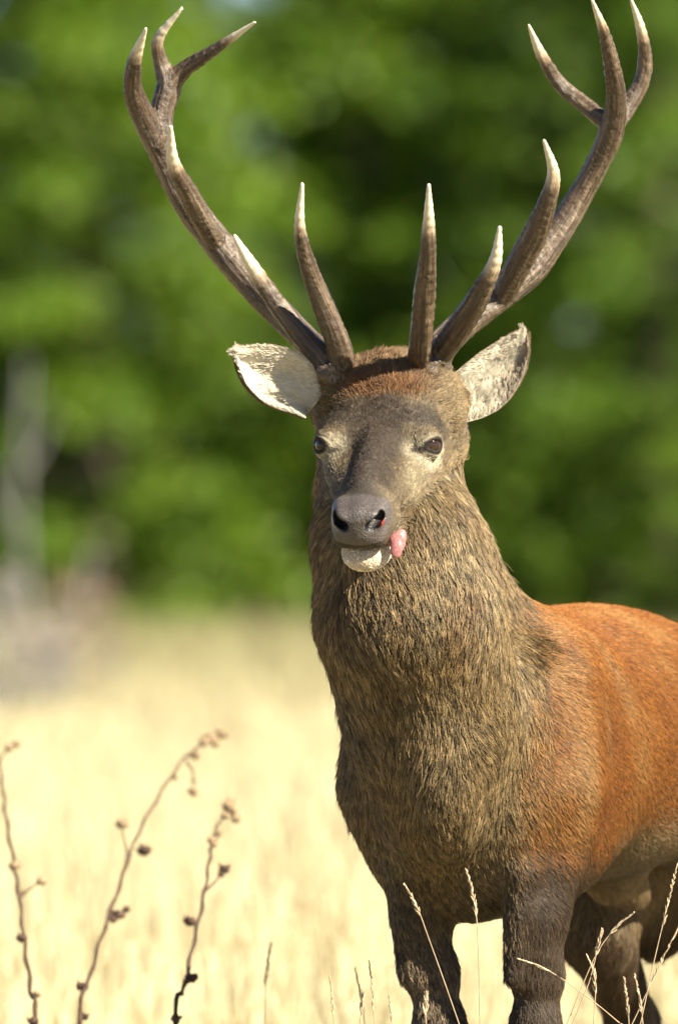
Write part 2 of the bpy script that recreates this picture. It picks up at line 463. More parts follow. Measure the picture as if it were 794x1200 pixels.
def sdf_mesh(S, xs, ys, zs, B=8):
    nx, ny, nz = [((len(a)-1)//B)*B+1 for a in (xs, ys, zs)]
    xs, ys, zs = xs[:nx].astype(np.float32), ys[:ny].astype(np.float32), zs[:nz].astype(np.float32)
    F = np.full((nx, ny, nz), 1.0, np.float32)
    SB = B*4
    for I in range(0, nx-1, SB):
        for J in range(0, ny-1, SB):
            for K in range(0, nz-1, SB):
                # super block
                ii = np.arange(I, min(I+SB, nx-1), B); jj = np.arange(J, min(J+SB, ny-1), B); kk = np.arange(K, min(K+SB, nz-1), B)
                lo = np.array([xs[I], ys[J], zs[K]]); hi = np.array([xs[min(I+SB, nx-1)], ys[min(J+SB, ny-1)], zs[min(K+SB, nz-1)]])
                c = (lo+hi)/2; R = np.linalg.norm(hi-lo)/2
                G = np.array([(i, j, k) for i in ii for j in jj for k in kk])
                l2 = np.stack([xs[G[:, 0]], ys[G[:, 1]], zs[G[:, 2]]], 1)
                h2 = np.stack([xs[G[:, 0]+B], ys[G[:, 1]+B], zs[G[:, 2]+B]], 1)
                cc = (l2+h2)/2; rr = np.linalg.norm(h2-l2, axis=1)/2
                d = S.eval(cc, c, R)
                act = np.abs(d) < rr*1.5+.006
                for (g, dd, a) in zip(G, d, act):
                    if not a and dd < 0: F[g[0]:g[0]+B+1, g[1]:g[1]+B+1, g[2]:g[2]+B+1] = np.minimum(F[g[0]:g[0]+B+1, g[1]:g[1]+B+1, g[2]:g[2]+B+1], -1)
                A = G[act]
                if len(A) == 0: continue
                o = np.arange(B+1)
                oi, oj, ok = np.meshgrid(o, o, o, indexing='ij')
                ix = (A[:, 0, None]+oi.ravel()).ravel(); iy = (A[:, 1, None]+oj.ravel()).ravel(); iz = (A[:, 2, None]+ok.ravel()).ravel()
                F[ix, iy, iz] = S.eval(np.stack([xs[ix], ys[iy], zs[iz]], 1), c, R)
    S8 = F < 0
    cnt = np.zeros((nx-1, ny-1, nz-1), np.int8)
    for dx in (0, 1):
        for dy in (0, 1):
            for dz in (0, 1): cnt += S8[dx:nx-1+dx, dy:ny-1+dy, dz:nz-1+dz]
    ci = np.array(np.nonzero((cnt > 0) & (cnt < 8))).T
    cor = np.array([(dx, dy, dz) for dx in (0, 1) for dy in (0, 1) for dz in (0, 1)])
    X = [xs, ys, zs]
    vals = np.stack([F[ci[:, 0]+c[0], ci[:, 1]+c[1], ci[:, 2]+c[2]] for c in cor], 1)
    pos = np.stack([np.stack([X[a][ci[:, a]+c[a]] for a in range(3)], 1) for c in cor], 1)
    acc = np.zeros((len(ci), 3)); n = np.zeros(len(ci))
    for a in range(8):
        for b in range(a+1, 8):
            if np.abs(cor[a]-cor[b]).sum() != 1: continue
            va, vb = vals[:, a], vals[:, b]; m = (va < 0) != (vb < 0)
            t = np.where(m, va/np.where(m, va-vb, 1), 0)
            acc += np.where(m[:, None], pos[:, a]+(pos[:, b]-pos[:, a])*t[:, None], 0); n += m
    V = acc/n[:, None]
    idm = np.full((nx-1, ny-1, nz-1), -1, np.int32); idm[ci[:, 0], ci[:, 1], ci[:, 2]] = np.arange(len(ci))
    Q = []
    for ax in range(3):
        o1, o2 = [(1, 2), (2, 0), (0, 1)][ax]
        sl0 = [slice(1, -1)]*3; sl0[ax] = slice(0, -1); sl1 = [slice(1, -1)]*3; sl1[ax] = slice(1, None)
        A_, B_ = S8[tuple(sl0)], S8[tuple(sl1)]
        e = np.array(np.nonzero(A_ != B_)).T
        base = e.copy(); base[:, o1] += 1; base[:, o2] += 1   # cell index in grid (lower corner point)
        fl = A_[e[:, 0], e[:, 1], e[:, 2]]
        def cell(a, b):
            q = base.copy(); q[:, o1] -= a; q[:, o2] -= b; return idm[q[:, 0], q[:, 1], q[:, 2]]
        q = np.stack([cell(1, 1), cell(0, 1), cell(0, 0), cell(1, 0)], 1)
        q[~fl] = q[~fl][:, ::-1]
        Q.append(q)
    Q = np.vstack(Q); Q = Q[(Q >= 0).all(1)]
    return V, Q

S = Sdf()
# trunk
S.ell(bp(.42, 0, .935), (.50, .215, .235), BM, .05)
S.ell(bp(.08, 0, .985), (.24, .135, .205), BM, .08)
S.ell(bp(.84, 0, .915), (.26, .170, .205), BM, .08)
S.ell(bp(-.02, .01, .845), (.15, .145, .20), BM, .06)       # brisket
for t in (-1, 1):
    S.ell(bp(.07, t*.130, .90), (.20, .080, .22), BM, .09)   # shoulder
    S.ell(bp(.94, t*.12, .80), (.19, .09, .26), BM, .05)    # thigh
S.cone(bp(.02, .160, 1.03), bp(-.01, .185, .87), .035, .042, .09)
S.cone(bp(.02, -.160, 1.03), bp(-.01, -.175, .87), .035, .042, .09)
# neck, thick with mane
def n_(px, py, y): return at(px, py, y)
S.cone(bp(.02, 0, .96), n_(506, 830, -.17), .150, .146, .05)
for p, q in (((506, 830, -.17, .146), (479, 720, -.25, .151)), ((479, 720, -.25, .151), (466, 640, -.24, .137)), ((466, 640, -.24, .135), (455, 570, -.13, .115)), ((457, 570, -.12, .117), (450, 490, -.05, .092))):
    S.cone(n_(*p[:3]), n_(*q[:3]), p[3], q[3], .015)
S.ell(bp(.0, -.01, 1.04), (.18, .115, .13), BM, .06)
S.cone(n_(530, 640, -.09), bp(.09, -.03, 1.10), .062, .082, .06)
S.ell(n_(514, 895, -.12), (.105, .20, .18), np.eye(3), .05)
# front legs
def leg_front(t, s0, sk, tt, tk):
    S.chain([(*bp(s0+.02, t, .80), .068), (*bp(s0-.01, (t+tt)/2, .66), .041), (*bp((s0+sk)/2, t*.25+tt*.75, .56), .036), (*bp(sk, tt, .47), .037), (*bp(sk, tt, .40), .037)], .03)
    S.chain([(*bp(sk, tt, .40), .036), (*bp(sk+.01, tk, .33), .028), (*bp(sk+.02, tk, .14), .024), (*bp(sk-.005, tk, .09), .032), (*bp(sk-.035, tk, .045), .030)], .02)
for t_, a_ in ((.135, .66), (-.085, .66)): S.cone(bp(-.075, t_, a_+.07), bp(-.075, t_*.9, a_-.10),   .030, .018, .03)
leg_front(.150, -.02, -.03, .137, .127)
leg_front(-.105, -.03, -.05, -.032, -.03)
S.cone(bp(-.02, .165, .74), bp(-.040, .15, .60), .032, .022, .03)
# hind legs
for t, s0 in ((-1, -.12), (1, .05)):
    S.chain([(*bp(.88+s0*.3, t*.13, .80), .12), (*bp(.80+s0*.6, t*.13, .60), .062), (*bp(.98+s0, t*.125, .43), .036), (*bp(.97+s0, t*.125, .40), .036)], .04)
    S.chain([(*bp(.97+s0, t*.125, .40), .036), (*bp(.945+s0, t*.12, .30), .027), (*bp(.92+s0, t*.12, .13), .025), (*bp(.90+s0, t*.12, .09), .031), (*bp(.875+s0, t*.12, .045), .030)], .02)
S.cone(bp(1.08, 0, 1.10), bp(1.17, 0, .98), .035, .022, .03)        # tail
S.cone(bp(.52, 0, .70), bp(.60, 0, .675), .040, .030, .05)          # belly tuft
NB = len(S.ops)
# head
def H_(u, v, w): return hp(u, v, w)
S.ell(H_(.05, 0, -.080), (.12, .104, .082), HM, .05)
S.ell(H_(.13, 0, -.070), (.11, .100, .068), HM, .03)
for v in (-1, 1): S.cone(H_(.05, v*.052, -.050), H_(.165, v*.050, -.046), .048, .042, .02)
S.cone(H_(.02, 0, -.10), H_(-.05, 0, -.16), .10, .10, .05)
S.cone(H_(.17, -.018, -.068), H_(.40, -.012, -.034), .047, .036, .03)
S.cone(H_(.17, .018, -.068), H_(.40, .012, -.034), .047, .036, .02)
S.cone(H_(.19, 0, -.022), H_(.36, 0, -.006), .026, .024, .018)
S.ell(H_(.415, 0, -.030), (.044, .043, .040), HM, .02)
for v in (-1, 1):
    S.cone(H_(.140, v*.074, -.034), H_(.185, v*.083, -.020), .022, .015, .025)    # brow ridge
    S.cone(H_(.22, v*.064, -.060), H_(.30, v*.042, -.050), .022, .014, .03)     # facial crest
    S.ell(H_(.13, v*.050, -.125), (.085, .030, .062), HM, .04)                   # cheek
    S.cone(H_(.14, v*.042, -.165), H_(.36, v*.014, -.098), .040, .025, .02)     # jaw
    S.cone(H_(.442, v*.025, -.008), H_(.40, v*.031, -.010), .0175, .015, .010)    # nostril wing
    S.cone(H_(.43, v*.024, -.050), H_(.36, v*.034, -.060), .021, .020, .014)    # upper lip
S.ell(H_(.412, .004, -.092), (.044, .041, .025), HM, .010)                     # chin
S.cone(H_(.437, 0, -.009), H_(.437, 0, -.030), .022, .026, .014)
# mouth line, nostrils, eyes
S.ell(H_(.46, 0, -.0675), (.085, .080, .0042), HM, .005, 'sub')
EYES = []
for v in (-1, 1):
    S.cone(H_(.466, v*.0225, -.014), H_(.430, v*.031, -.008), .0095, .011, .005, 'sub')
    S.cone(H_(.466, v*.031, -.006), H_(.440, v*.043, .000), .0085, .007, .005, 'sub')
    ec = H_(.188, v*.085, -.030)
    ed = norm(HR*v*.78 + HA*.50 + HN*.36); e1 = np.cross(ed, norm(UZ*.85+HN*.15)); e1 = norm(e1)*(1 if np.dot(e1, HA) > 0 else -1); e2 = np.cross(ed, e1)
    if np.dot(e2, HN) < 0: e2 = -e2
    S.cone(ec, ec+ed*.001, .0212, .0212, .012)                                  # lids over the ball
    S.ell(ec+ed*.027+e1*.001, (.0165, .0092, .022), np.stack([e1, e2, ed]), .004, 'sub')
    S.cone(ec+ed*.025+e1*.018-e2*.003, ec+ed*.012+e1*.045-e2*.006, .0045, .0035, .006, 'sub')   # tear groove
    EYES.append((ec, ed, e1, e2))
# pedicles and ear roots
HS = Sdf(); HS.ops = [o for o in S.ops[NB:] if o[0] == 'add']
S.ell(H_(.035, 0, -.030), (.05, .062, .040), HM, .03)
PL, PR = at(388, 432, -.16), at(500, 428, -.16)
S.cone(at(396, 446, -.14), PL, .040, .032, .03); S.cone(at(492, 446, -.14), PR, .040, .032, .03)
S.cone(at(372, 468, -.08), at(362, 466, -.08), .034, .022, .03); S.cone(at(522, 468, -.08), at(534, 468, -.07), .034, .022, .03)

def axis(segs):
    out = [segs[0][0]]
    for a, b, h in segs:
        out += list(np.linspace(a, b, max(2, int(round((b-a)/h))+1))[1:])
    return np.array(out)
gx = axis([(-.26, -.09, .012), (-.09, .26, .0025), (.26, .50, .006), (.50, 1.15, .012)])
gy = axis([(-.68, -.60, .006), (-.60, -.12, .0027), (-.12, .2, .006), (.2, 1.35, .012)])
gz = axis([(0, .4, .011), (.4, 1.22, .0065), (1.22, 1.56, .0025), (1.56, 1.66, .01)])
BV, BQ = sdf_mesh(S, gx, gy, gz)
BV = BV.astype(np.float32)
for _ in range(2):
    g = S.grad(BV); BV = BV - g*S.eval(BV)[:, None]*.9
BN = S.grad(BV)

# ---------------------------------------------------------------- colour of the coat
def coords(P):
    P = np.asarray(P, np.float64)
    b = (P-O) @ BM.T; h = (P-HO) @ HM.T
    return b, h
def headness(P):
    b, h = coords(P)
    d = HS.eval(np.asarray(P, np.float32))
    return sstep(.016, .003, d)*sstep(-.10, -.02, h[:, 0]+.05*(h[:, 2] > -.08))
def coat(P, N, jit=0.0):
    """base colour (linear), fur length, wetness (bare skin)"""
    b, h = coords(P); n = len(P)
    s, t, z = b.T; u, v, w_ = h.T; z = z + jit*1.2
    n1 = fbm(P, 9, 1); n2 = fbm(P, 30, 5); n3 = vnoise(P, 90, 9)
    orange = np.array([.38, .145, .028]); c = np.tile(orange, (n, 1))
    c = mixc(c, (.52, .27, .085), sstep(.05, .55, n1+.35*n2)*.55)
    c = mixc(c, (.26, .085, .020), sstep(.05, .7, -n1-.3*n2)*.6)
    c = mixc(c, (.20, .11, .05), sstep(.35, .75, fbm(P, 17, 66))*.4)
    at_ = np.abs(t)
    # shoulder highlight and pale streaks, painted into the coat colour
    for (s0, t0, z0, rs, rz, f) in ((-.035, .22, .89, .024, .085, .75), (.16+.25*(1.05-z), .2, 1.05, .028, .08, .45), (.06, .22, .97, .018, .05, .4), (-.01, .2, 1.0, .012, .05, .4)):
        c = mixc(c, (.58, .38, .17), f*.75*sstep(1.8, .1, np.sqrt(((s-s0)/rs)**2+((z-z0)/rz)**2)+.3*n2)*(t > 0))
    # belly
    bel = sstep(.85, .76, z + .06*n1 - .10*(s-.4))*sstep(.10, .22, s+.05*n2)
    c = mixc(c, (.36, .27, .15), bel*.9)
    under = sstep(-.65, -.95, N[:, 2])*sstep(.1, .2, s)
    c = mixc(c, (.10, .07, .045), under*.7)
    # legs and lower shoulder: dark brown
    lowz = .79 + .03*n1 - .05*(s-.05)
    leg = sstep(lowz+.03*n2, lowz-.08+.03*n2, z)*sstep(.24, .16, s + .04*n2)*np.maximum(sstep(.06, .12, at_+.03*n2), sstep(.66, .60, z))
    leg = np.maximum(leg, sstep(.64, .58, z))
    c = mixc(c, (.105, .066, .036), leg)
    c = mixc(c, (.30, .22, .14), leg*sstep(.0, .6, fbm(P*np.array([1, 1, .35]), 26, 41))*.8)
    low = sstep(.76, .70, z)*sstep(.35, .25, s)
    c = mixc(c, (.10, .068, .04), low)
    c = mixc(c, (.34, .25, .15), sstep(.60, .56, z+.02*n2)*sstep(.02, -.02, t)*sstep(.2, .1, s)*.7)  # tan on the left lower leg paints sunlight below the chest shadow
    # neck mane and chest
    q = s + .42*at_ - .10*sstep(.02, -.08, t)*sstep(1.1, .9, z) + .03*n2 + jit*1.4 - .5*np.maximum(z-1.02, 0)*1.0 + .022*n1 + .012*n2  # brown mane carried further back on the left chest to paint its shade
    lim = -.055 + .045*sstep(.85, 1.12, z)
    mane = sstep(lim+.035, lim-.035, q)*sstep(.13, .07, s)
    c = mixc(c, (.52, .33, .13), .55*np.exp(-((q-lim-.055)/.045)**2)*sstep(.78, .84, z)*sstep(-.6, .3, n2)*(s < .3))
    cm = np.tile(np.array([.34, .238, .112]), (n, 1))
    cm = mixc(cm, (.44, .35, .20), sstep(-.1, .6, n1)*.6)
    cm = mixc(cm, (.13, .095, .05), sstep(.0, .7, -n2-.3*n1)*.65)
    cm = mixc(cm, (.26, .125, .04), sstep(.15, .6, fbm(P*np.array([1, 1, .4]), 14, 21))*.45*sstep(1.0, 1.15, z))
    cm = mixc(cm, (.11, .078, .042), sstep(.90, .68, z+.08*n1)*.6)     # coat darker on the lower chest, deepened to paint its shade too
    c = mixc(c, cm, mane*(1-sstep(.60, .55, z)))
    # head
    hd = headness(P)
    ch = np.tile(np.array([.20, .150, .086]), (n, 1))
    av = np.abs(v)
    dors = sstep(.055, .028, av + .010*n2)*sstep(-.07, -.04, w_)
    ch = mixc(ch, (.072, .051, .034), dors*sstep(.06, .12, u))
    ch = mixc(ch, (.085, .065, .05), sstep(.028, .010, av)*dors*.6*sstep(.2, .3, u)*sstep(.42, .36, u))
    # dark temples over the eyes
    for vv in (-1, 1):
        dd = np.sqrt(((u-.140)/.032)**2 + ((v-vv*.070)/.036)**2)
        ch = mixc(ch, (.070, .055, .042), sstep(1.5, .6, dd+.3*n2)*sstep(-.08, -.04, w_)*.9)
        # cream round the eye and the pale line to the nose
        ec, ed, e1, e2 = EYES[(vv+1)//2]
        le = np.stack([(P-ec)@e1, (P-ec)@e2, (P-ec)@ed], 1)
        dd = np.sqrt(((le[:, 0]-.004)/.042)**2 + ((le[:, 1]+.015)/.028)**2)
        ch = mixc(ch, (.62, .54, .37), sstep(1.30, .75, dd+.30*n2)*(le[:, 2] > -.03)*.92)
        dd = np.sqrt(((u-.265)/.05)**2 + ((v-vv*.072)/.020)**2)
        ch = mixc(ch, (.40, .33, .20), sstep(1.3, .5, dd+.4*n2)*.7)
        dd = np.sqrt((le[:, 0]/.0205)**2 + (le[:, 1]/.0138)**2)
        ch = mixc(ch, (.016, .011, .008), sstep(1.22, 1.0, dd)*(le[:, 2] > .0))
        dd = np.sqrt(((le[:, 0]-.026)/.011)**2 + ((le[:, 1]+.006)/.005)**2)
        ch = mixc(ch, (.04, .028, .02), sstep(1.3, .6, dd)*(le[:, 2] > -.02)*.85)
    # rusty forelock
    fl = sstep(.105, .075, u+.012*n2)*sstep(-.09, -.05, w_)
    ch = mixc(ch, (.22, .125, .060), fl*.9)
    ch = mixc(ch, (.12, .070, .038), fl*sstep(.1, .5, n2)*.7)
    ch = mixc(ch, (.36, .28, .15), fl*sstep(.055, .085, av)*.6)
    ch = mixc(ch, (.30, .13, .04), sstep(.02, .007, np.abs(u-.082-.01*n2))*sstep(.07, .04, av)*.7)
    # muzzle: pale band behind the nose pad
    ch = mixc(ch, (.33, .26, .16), sstep(.34, .375, u)*sstep(.43, .40, u)*sstep(.01, .04, av)*.6)
    # under the jaw
    ch = mixc(ch, (.34, .29, .19), sstep(-.10, -.15, w_)*sstep(.1, .2, u)*.6)
    # chin cream, lips
    chin = sstep(-.0665, -.069, w_)*sstep(.355, .385, u)
    ch = mixc(ch, (.80, .66, .49), chin*.95)
    chinm = chin
    # nose pad
    pad = sstep(.392, .402, u + .10*np.maximum(w_, -.03) + .10*np.maximum(av-.03, 0)*(w_ > -.02) + .003*n2 - .5*np.maximum(-.035-w_, 0))*sstep(-.050, -.045, w_)*sstep(.056, .048, av + .45*np.maximum(-.022-w_, 0))
    ch = mixc(ch, (.150, .128, .122), pad)
    ch = mixc(ch, (.03, .025, .025), pad*sstep(.0, .02, w_)*.5)
    lip = sstep(.006, .003, np.abs(w_+.0665))*sstep(.36, .39, u)
    ch = mixc(ch, (.015, .010, .010), lip)
    def dseg(a, b_):
        a = np.array(a); ab = np.array(b_)-a; k = np.clip((h-a)@ab/np.dot(ab, ab), 0, 1); return np.linalg.norm(h-a-k[:, None]*ab, axis=1)
    dn = np.minimum(dseg((.466, -.0225, -.014), (.430, -.031, -.008)), dseg((.466, -.031, -.006), (.440, -.043, 0)))
    dn2 = np.minimum(dseg((.466, .0225, -.014), (.430, .031, -.008)), dseg((.466, .031, -.006), (.440, .043, 0)))
    ch = mixc(ch, (.006, .004, .004), sstep(.0125, .0100, np.minimum(dn, dn2)))
    dr = np.linalg.norm((h-np.array([.452, .041, -.012]))/np.array([.016, .010, .0075]), axis=1)
    ch = mixc(ch, (.50, .030, .028), sstep(1.25, .8, dr+.25*n3))
    c = mixc(c, ch, hd)
    wet = np.maximum(pad, lip)*hd
    # fur length
    L = np.full(n, .017)
    L = L*(1-mane) + .026*mane*(.55+.45*sstep(.70, .9, z))*(1-.55*sstep(1.42, 1.50, z))
    L = L*(1-leg) + .015*leg
    L = L*(1-bel)+.026*bel
    lh = .0080 + .016*fl + .004*sstep(.2, .05, u) + .010*sstep(-.10, -.15, w_)
    lh = lh*(1-.65*sstep(.36, .40, u))
    lh = np.where(chin > .5, .0055, lh)
    L = L*(1-hd) + lh*hd
    L = L*(1-wet)
    bare = pad + lip + sstep(.017, .013, dn) + sstep(.017, .013, dn2)
    for vv in (-1, 1):
        ec, ed, e1, e2 = EYES[(vv+1)//2]
        le = np.stack([(P-ec)@e1, (P-ec)@e2, (P-ec)@ed], 1)
        dd = np.sqrt((le[:, 0]/.024)**2 + (le[:, 1]/.0160)**2)
        bare = bare + sstep(1.15, 1.0, dd)*(le[:, 2] > 0)*hd
    c = c*.54*(1+.9*np.clip(chinm*hd, 0, 1))[:, None]
    return np.clip(c, .003, .9), L, np.clip(wet, 0, 1), np.clip(bare*hd, 0, 1), mane, hd

gb = at(520, 1200, 0)
stag = tag(empty('red_deer_stag', (O[0], O[1], 0)), 'red deer stag with large branching antlers and tongue out, standing in the meadow', 'deer')
inv_par = np.array([O[0], O[1], 0])
def child(o, parent=stag):
    o.parent = parent; o.matrix_parent_inverse = parent.matrix_world.inverted() if False else o.matrix_parent_inverse
    return o
def world_part(name, V, Q, mat, **kw):
    return mesh_np(name, np.asarray(V)-inv_par, Q, mat, stag, **kw)

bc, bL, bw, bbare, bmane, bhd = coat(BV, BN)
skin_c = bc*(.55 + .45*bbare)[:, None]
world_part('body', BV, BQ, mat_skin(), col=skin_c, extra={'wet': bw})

# ---------------------------------------------------------------- fur
def sample_surface(V, Q, N, weight, n, rg):
    T = np.vstack([Q[:, [0, 1, 2]], Q[:, [0, 2, 3]]])
    A = .5*np.linalg.norm(np.cross(V[T[:, 1]]-V[T[:, 0]], V[T[:, 2]]-V[T[:, 0]]), axis=1)
    wq = A*weight[T].mean(1); cs = np.cumsum(wq); cs /= cs[-1]
    ti = np.searchsorted(cs, rg.random(n)); ti = np.minimum(ti, len(T)-1)
    r1 = np.sqrt(rg.random(n)); r2 = rg.random(n)
    w3 = np.stack([1-r1, r1*(1-r2), r1*r2], 1)
    P = (V[T[ti]]*w3[:, :, None]).sum(1); Nn = norm((N[T[ti]]*w3[:, :, None]).sum(1))
    return P, Nn
def make_curves(name, PTS, RAD, C, mat, parent, off):
    n, k, _ = PTS.shape
    cu = bpy.data.hair_curves.new(name)
    cu.add_curves([k]*n)
    cu.points.foreach_set('position', (PTS-off).astype(np.float32).ravel())
    ra = cu.attributes.get('radius') or cu.attributes.new('radius', 'FLOAT', 'POINT')
    ra.data.foreach_set('value', RAD.astype(np.float32).ravel())
    ca = cu.attributes.new('tint', 'FLOAT_COLOR', 'CURVE')
    ca.data.foreach_set('color', np.concatenate([C, np.ones((n, 1))], 1).astype(np.float32).ravel())
    cu.materials.append(mat)
    o = bpy.data.objects.new(name, cu); COL.objects.link(o); o.parent = parent
    o['kind'] = 'stuff'
    return o
def strands(P, N, D, L, lift, rough, clump_n, clump_f, rg, k=5, droop=0.0, curl=0.0):
    n = len(P); t = np.linspace(0, 1, k)[None, :, None]
    D = norm(D - N*(D*N).sum(1, keepdims=True))
    side = np.cross(N, D)
    D = norm(D + side*rg.normal(0, rough, (n, 1)))
    Lc = L[:, None, None]; lf = lift[:, None, None]*rg.uniform(.6, 1.4, (n, 1, 1))
    # rises from the skin, then bends along the coat
    PT = P[:, None, :] + Lc*(D[:, None, :]*(t*(1-.25*lf*(1-t))) + N[:, None, :]*lf*(t-.45*t*t))
    PT[:, :, 2:3] -= Lc*droop*t*t
    w1 = rg.normal(0, 1, (n, 1, 3))
    PT = PT + Lc*w1*.05*rough*3*t**1.5
    if curl: PT = PT + Lc*curl*np.sin(t*6+rg.uniform(0, 6.28, (n, 1, 1)))*side[:, None, :]*t
    # clumping
    m = max(4, int(n/clump_n)); lead = rg.choice(n, m, replace=False)
    kd = kdtree.KDTree(m)
    for i, l in enumerate(lead): kd.insert(Vector(P[l]), i)
    kd.balance()
    f = kd.find
    near = np.array([f(p)[1] for p in P.tolist()])
    LP = PT[lead][near]
    cf = clump_f[:, None, None] if isinstance(clump_f, np.ndarray) else clump_f
    ok = (np.linalg.norm(LP[:, 0]-PT[:, 0], axis=1) < .8*L)[:, None, None]
    PT = PT + np.where(ok, (LP-PT)*cf*t**1.3, 0)
    return PT, near, lead
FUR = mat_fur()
rg = np.random.default_rng(3)
# keep roots out of eyes, nose, hooves
vis = 1-bbare
b_, h_ = coords(BV)
facing = sstep(.55, -.3, BN[:, 1])            # the far side of the coat needs fewer hairs
mid = vis*np.where(b_[:, 2] < .35, .35, 1.0)
def comb_dir(P, N, hd, mane):
    b, h = coords(P)
    back = BD*1.0 + UZ*(-.75)
    D = np.tile(back, (len(P), 1))
    D = D*(1-mane[:, None]) + (BD*.10 - UZ*1.0)*mane[:, None]
    lg = sstep(.70, .60, P[:, 2])[:, None]
    D = D*(1-lg) + (-UZ)*lg
    par = vnoise(P*np.array([1, 1, .5]), 13, 77)[:, None]*np.cross(N, UZ)*.55*mane[:, None]
    sw = par + np.stack([vnoise(P, 7, 31), vnoise(P, 7, 32), vnoise(P, 7, 33)], 1)*.28
    D = D + sw*np.where(mane > .5, 1.2, .8)[:, None]
    vv = np.clip(h[:, 1]/.1, -1, 1)[:, None]
    Dh = -HA + HR*vv*.45 - HN*.15*np.abs(vv)
    Dh = Dh + sw*.8
    return D*(1-hd[:, None]) + Dh*hd[:, None]
# body + mane
W = mid*(1-bhd)*(.12+.88*facing)*np.where(bmane > .5, 1.0, 1.3)*(.2+.8*sstep(.40, .47, b_[:, 2]))*(.35+.65*sstep(1.15, .85, b_[:, 0]))
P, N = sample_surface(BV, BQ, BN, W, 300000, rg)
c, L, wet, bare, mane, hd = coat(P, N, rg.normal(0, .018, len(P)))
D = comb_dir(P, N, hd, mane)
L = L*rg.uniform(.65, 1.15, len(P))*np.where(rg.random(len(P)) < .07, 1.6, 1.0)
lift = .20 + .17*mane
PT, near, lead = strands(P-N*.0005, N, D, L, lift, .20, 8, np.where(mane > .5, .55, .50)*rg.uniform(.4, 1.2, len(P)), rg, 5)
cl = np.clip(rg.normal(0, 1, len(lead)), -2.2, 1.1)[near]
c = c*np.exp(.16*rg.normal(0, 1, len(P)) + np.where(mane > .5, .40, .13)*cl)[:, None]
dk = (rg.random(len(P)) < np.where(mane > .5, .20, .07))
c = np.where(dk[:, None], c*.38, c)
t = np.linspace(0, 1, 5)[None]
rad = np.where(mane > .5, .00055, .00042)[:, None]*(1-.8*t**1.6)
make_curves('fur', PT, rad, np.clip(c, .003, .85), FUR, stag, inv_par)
# head
W = mid*bhd
P, N = sample_surface(BV, BQ, BN, W, 110000, rg)
c, L, wet, bare, mane, hd = coat(P, N)
keep = bare < .5; P, N, c, L, mane, hd = P[keep], N[keep], c[keep], L[keep], mane[keep], hd[keep]
D = comb_dir(P, N, np.ones(len(P)), mane*0)
fl = sstep(.11, .08, coords(P)[1][:, 0])
D = D + rg.normal(0, .35, D.shape)*fl[:, None]
L = L*rg.uniform(.7, 1.2, len(P))
PT, near, lead = strands(P-N*.001, N, D, L, .32+.5*fl, .3, 12, .6*rg.uniform(.3, 1.2, len(P)), rg, 4)
c = c*np.exp(.22*rg.normal(0, 1, len(P)) + .24*rg.normal(0, 1, len(lead))[near])[:, None]
t = np.linspace(0, 1, 4)[None]
rad = (.00036+.00012*fl)[:, None]*(1-.75*t**1.5)
hw = coords(P)[1]; cand = np.nonzero((hw[:, 0] > .35) & (hw[:, 2] < -.02) & (hw[:, 2] > -.12))[0]
wi = rg.choice(cand, 90, replace=False)
WP, _, _ = strands(P[wi], N[wi], D[wi]+HA*.8, rg.uniform(.02, .05, 90), np.full(90, .9), .3, 9, np.zeros(90), rg, 4, droop=.25)
PT = np.vstack([PT, WP]); c = np.vstack([c, np.tile([.05, .04, .03], (90, 1))]); rad = np.vstack([rad, np.full((90, 1), .00022)*(1-.7*t)])
o = make_curves('head_fur', PT, rad, np.clip(c, .003, .85), mat_fur('stag_head_fur', .7, 1.1), stag, inv_par)

